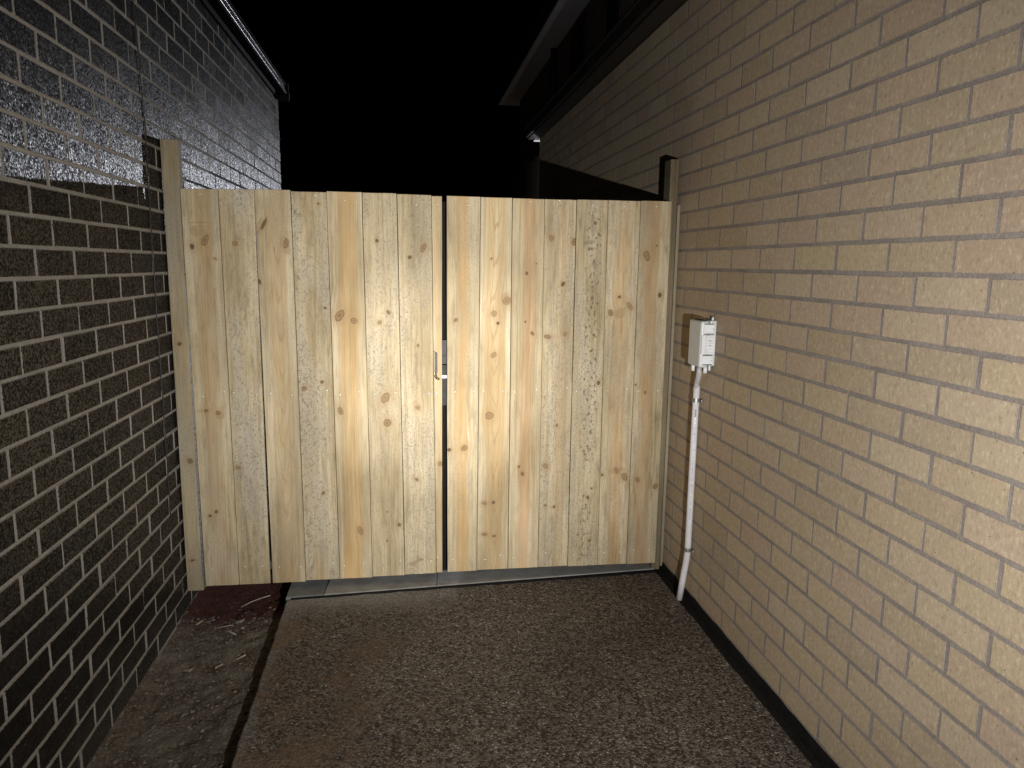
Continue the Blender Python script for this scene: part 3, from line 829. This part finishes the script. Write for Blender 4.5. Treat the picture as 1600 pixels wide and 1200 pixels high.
# slim pull handle with a loop of chain on the left leaf
hx = 1.1530
hd = kid(box_obj('pull_handle', (hx - .005, hx + .006, YF - .0065, YF - .0005, 1.018, 1.112), M_STEELDK, None, .003, 2), leafL)
bm = bmesh.new(); add_box(bm, hx + .0035, hx + .0062, YF - .0125, YF - .0067, 1.022, 1.108, .001)
add_tube(bm, [(hx - .010, YF - .003, 1.117), (hx - .002, YF - .005, 1.112)], .0012, 6)
kid(new_obj('handle_edge', mesh_from(bm, 'handle_edge'), M_SLOT), leafL)
def link(cx, cz, rx, rz, ang, mat):
    bm = bmesh.new(); pts = []
    for k in range(15):
        a = 2 * math.pi * k / 14
        px_, pz_ = rx * math.cos(a), rz * math.sin(a)
        pts.append((cx + px_ * math.cos(ang) - pz_ * math.sin(ang), YF - .005 + .002 * math.sin(a * 2), cz + px_ * math.sin(ang) + pz_ * math.cos(ang)))
    add_tube(bm, pts, .0013, 6, False)
    return kid(new_obj('chain_link', mesh_from(bm, 'chain_link', True), mat), leafL)
link(hx + .001, 1.010, .003, .008, .1, M_SLOT)
link(hx - .001, .999, .0035, .0075, .5, M_SLOT)
link(hx + .005, .993, .0045, .0085, .9, M_SLOT)
link(hx + .010, .990, .0042, .006, 1.3, M_SLOT)
# hinge strip on the left
kid(box_obj('hinge_strip', (.0785, .0862, YF + .012, YF + .019, .05, 1.79), M_GALV, None), leafL)
for z in (.35, .98, 1.45):
    kid(tube_obj('hinge_screw', [(.083, YF + .0115, z), (.083, YF + .006, z)], .004, M_GALV, None, 8), leafL)

# ------------------------------------------------------------------ posts
def post(label, x0, x1, z0, z1, y0, y1, seed, **kw):
    o = empty('gate_post', ((x0 + x1) / 2, y0, z0))
    tag(o, label, 'post', 'posts of the pine gate')
    mat = mat_wood('pine_post', kw.pop('knots', ()), seed=seed, **kw)
    bm = bmesh.new(); add_box(bm, 0, x1 - x0, 0, y1 - y0, z0, z1, .002)
    t = new_obj('timber', mesh_from(bm, 'timber'), mat, None, (x0, y0, 0))
    kid(t, o)
    return o
pl = post('squared pine post against the black brick wall, left of the gate', .006, .0775, .0, 2.012, YF + .02, YF + .062, 31.0, speckle=.5, grey=.55, heart=.045, heart_w=.02, heart_amt=.35, tone=.66, knots=[(.045, .62, .012, 1.4), (.03, .15, .012, .6), (.03, 1.15, .009, 1.2)])
pr = post('narrow pine post against the cream brick wall, right of the gate', 2.238, 2.2775, .0, 2.005, YF + .018, YF + .10, 37.0, speckle=.35, grey=.25, heart=.012, heart_w=.008, heart_amt=.5, tone=.38, hcol=(.36, .22, .11))
mat = mat_wood('pine_packer', (), seed=41.0, speckle=.5, grey=.5, tone=.55)
bm = bmesh.new(); add_box(bm, 0, .0140, 0, .05, .02, 1.80, .001)
kid(new_obj('packing_strip', mesh_from(bm, 'packing_strip'), mat, None, (2.2780, YF + .012, 0)), pr)

# ------------------------------------------------------------------ utility box on the cream wall
bx = tag(empty('utility_box', (XR, .015, 1.2)), 'pale grey plastic utility box mounted on the cream brick wall beside the gate', 'utility box')
xa, xb, ya, yb, za, zb = XR - .068, XR - .0005, -.05, .085, 1.095, 1.298
bm = bmesh.new(); add_box(bm, xa, XR - .030, ya + .004, yb, za + .004, zb - .004, .010, 3)
kid(new_obj('cover', mesh_from(bm, 'cover', False), M_BOX), bx)
bm = bmesh.new(); add_box(bm, XR - .0295, xb, ya + .003, yb - .004, za + .012, zb - .002, .004, 2)
kid(new_obj('back_box', mesh_from(bm, 'back_box'), M_BOX), bx)
# end face towards the path: two clip panels and a ribbed label panel
kid(box_obj('clip_panel', (xa + .010, xb - .010, ya - .0005, ya + .0035, 1.242, 1.284), M_BOXW, None, .0012), bx)
kid(box_obj('clip_panel', (xa + .010, xb - .010, ya - .0005, ya + .0035, 1.112, 1.150), M_BOXW, None, .0012), bx)
kid(box_obj('label_panel', (xa + .004, xb - .006, ya - .003, ya + .0033, 1.156, 1.236), M_BOXW, None, .0012), bx)
for z in (1.282, 1.241, 1.1535, 1.1135):
    kid(box_obj('slot', (xa + .013, xb - .014, ya - .0022, ya - .0007, z - .0016, z + .0016), M_SLOT), bx)
for k in range(6):
    z = 1.166 + k * .0125
    kid(box_obj('rib', (xa + .007, xb - .010, ya - .0042, ya - .0032, z - .0006, z + .0006), M_PVCG), bx)
kid(box_obj('panel_seam', (xa + .0215, xa + .0228, ya - .0050, ya - .0043, 1.156, 1.236), M_PVCG), bx)
for z in (1.19, 1.21):
    kid(box_obj('printed_mark', (xa + .034, xa + .044, ya - .0050, ya - .0043, z, z + .006), M_PVCG), bx)
for z in (1.262, 1.130):
    kid(box_obj('clip_mark', (xb - .016, xb - .0145, ya - .0018, ya - .0007, z - .003, z + .003), M_SLOT), bx)
for k in range(7):
    kid(box_obj('vent_rib', (xa + .012, xa + .030, ya + .012 + k * .016, ya + .0165 + k * .016, zb - .0055, zb - .001), M_SLOT), bx)
kid(tube_obj('screw_lug', [(xb - .012, ya + .02, zb - .004), (xb - .012, ya + .02, zb + .012)], .005, M_BOXW, None, 8), bx)
kid(tube_obj('port', [(xa + .016, yb - .030, za + .006), (xa + .016, yb - .030, za - .022)], .0075, M_BOXW, None, 12), bx)
kid(tube_obj('port', [(xb - .032, ya + .022, za + .010), (xb - .032, ya + .022, za - .020)], .0085, M_BOXW, None, 12), bx)
kid(tube_obj('port', [(xb - .014, ya + .022, za + .014), (xb - .014, ya + .022, za - .010)], .005, M_BOXW, None, 10), bx)

# conduit
cp = tag(empty('conduit_pipe', (XR - .03, .1, 0)), 'white plastic conduit running down the cream wall from the utility box to the ground', 'conduit')
cx = XR - .021
kid(tube_obj('flexible_bend', [(cx - .012, .030, 1.092), (cx - .012, .032, 1.068), (cx - .010, .042, 1.046), (cx - .006, .060, 1.026), (cx - .003, .073, 1.008), (cx, .076, .985)], .0118, M_PVCG, None, 14), cp)
kid(tube_obj('pipe', [(cx, .077, 1.002), (cx, .079, .80), (cx, .078, .5), (cx, .077, .245), (cx - .003, .079, .20), (cx - .012, .088, .10), (cx - .020, .096, .004)], .0142, M_PVCW, None, 18), cp)
for z in (.940, .252):
    bm = bmesh.new()
    add_tube(bm, [(cx, .078, z - .009), (cx, .078, z + .009)], .0155, 18)
    add_box(bm, XR - .0045, XR - .001, .045, .064, z - .009, z + .009, .001)
    add_box(bm, XR - .0045, XR - .001, .092, .109, z - .009, z + .009, .001)
    sd = kid(new_obj('saddle_clip', mesh_from(bm, 'saddle_clip'), M_GALV), cp)
    for yy in (.052, .101):
        tube_obj('screw', [(XR - .0048, yy, z), (XR - .008, yy, z)], .0042, M_NAIL, sd, 8)
pr_ = random.Random(17)
bm = bmesh.new(); z = .905
dirv = Vector((CAM.x - cx, CAM.y - .078, 0)).normalized()
side = Vector((-dirv.y, dirv.x, 0))
def mark(z0, z1, s0, s1):
    a = [Vector((cx, .078, 0)) + dirv * .0146 + side * s + Vector((0, 0, zz)) for s, zz in ((s0, z0), (s1, z0), (s1, z1), (s0, z1))]
    bm.faces.new([bm.verts.new(p) for p in a])
for k in range(4): mark(.868 + k * .0085, .874 + k * .0085, -.001, .0045)
z = .85
while z > .40:
    h = pr_.uniform(.002, .005)
    if pr_.random() > .22: mark(z - h, z, .000 + pr_.uniform(0, .001), .0022 + pr_.uniform(0, .0012))
    z -= h + pr_.choice((.0015, .002, .002, .009))
kid(new_obj('printed_text', mesh_from(bm, 'printed_text'), M_INK), cp)

# ------------------------------------------------------------------ loose bits on the soil
def stick(pts, r, label, mat=M_DRYWOOD):
    o = tube_obj('dry_stalk', pts, r, mat, None, 6)
    return tag(o, label, 'stalk', 'dry stalks on the soil')
def on(x, y, up=.004): return (x, y, soil_h(x, y) + up)
stick([on(.225, .505, .006), on(.27, .522, .014), on(.32, .530, .016), on(.357, .530, .012)], .0028, 'long pale dry stalk lying on the red soil under the gate')
stick([on(.185, .286, .006), on(.225, .245, .010), on(.268, .207, .006)], .0032, 'short dry stalk lying slantwise on grey soil by the black wall')
stick([on(.155, .300, .006), on(.21, .300, .008), on(.235, .303, .006)], .0022, 'thin dry stalk lying level on soil just before the red earth')
stick([on(.315, -.008, .005), on(.352, -.002, .006)], .0042, 'stubby pale stalk on the soil beside the slab edge')
def chip(x, y, sx, sy, rot, label):
    bm = bmesh.new(); add_box(bm, -sx / 2, sx / 2, -sy / 2, sy / 2, 0, .006, .0015)
    for v in bm.verts: v.co.z += .004 * math.sin(v.co.x * 60); v.co.y += .003 * math.sin(v.co.x * 90)
    o = new_obj('wood_chip', mesh_from(bm, 'wood_chip'), M_DRYWOOD, None, on(x, y, .001)); o.rotation_euler = (.15, -.1, rot)
    return tag(o, label, 'wood chip', 'wood chips on the soil')
chip(.136, -.041, .040, .014, -.6, 'palest wood chip on the soil near the foot of the black wall')
chip(.256, .338, .038, .014, -.25, 'pale wood chip lying at the edge of the red soil')
chip(.254, -.036, .030, .009, .1, 'small flat wood chip in the middle of the soil strip')
chip(.075, .355, .032, .009, .5, 'narrow wood chip by the wall below the gate post')
sr = random.Random(21)
bm = bmesh.new()
for k in range(3200):
    x = sr.uniform(.0, .465); y = sr.uniform(-1.3, .42)
    if sr.random() > .35 + .65 * max(0, 1 - abs(x - .10) / .22): continue
    s = sr.choice((.0018, .0022, .0026, .003, .0045, .007)) * sr.uniform(.7, 1.3)
    r = bmesh.ops.create_icosphere(bm, subdivisions=1, radius=s)
    c = Vector((x, y, soil_h(x, y) + s * .3)); q = Vector((sr.uniform(.7, 1.4), sr.uniform(.7, 1.4), sr.uniform(.4, .8)))
    for v in r['verts']:
        v.co = Vector((v.co.x * q.x, v.co.y * q.y, v.co.z * q.z)) * sr.uniform(.8, 1.15) + c
me = mesh_from(bm, 'gravel')
tag(new_obj('gravel', me, M_STONE), 'fine pale gravel scattered over the soil strip', 'gravel', kind='stuff')
bm = bmesh.new()
for k in range(240):
    x = sr.uniform(.02, .46); y = sr.uniform(-.9, .62); a = sr.uniform(0, math.pi); l = sr.uniform(.006, .026)
    p0 = Vector(on(x, y, .003)); d = Vector((math.cos(a), math.sin(a), sr.uniform(-.15, .25))) * l
    add_tube(bm, [p0 - d * .5, p0 + Vector((0, 0, .002)), p0 + d * .5], sr.uniform(.0005, .0011), 4, False)
tag(new_obj('plant_litter', mesh_from(bm, 'plant_litter'), M_LITTER), 'scattered dry plant litter on the soil strip', 'litter', kind='stuff')
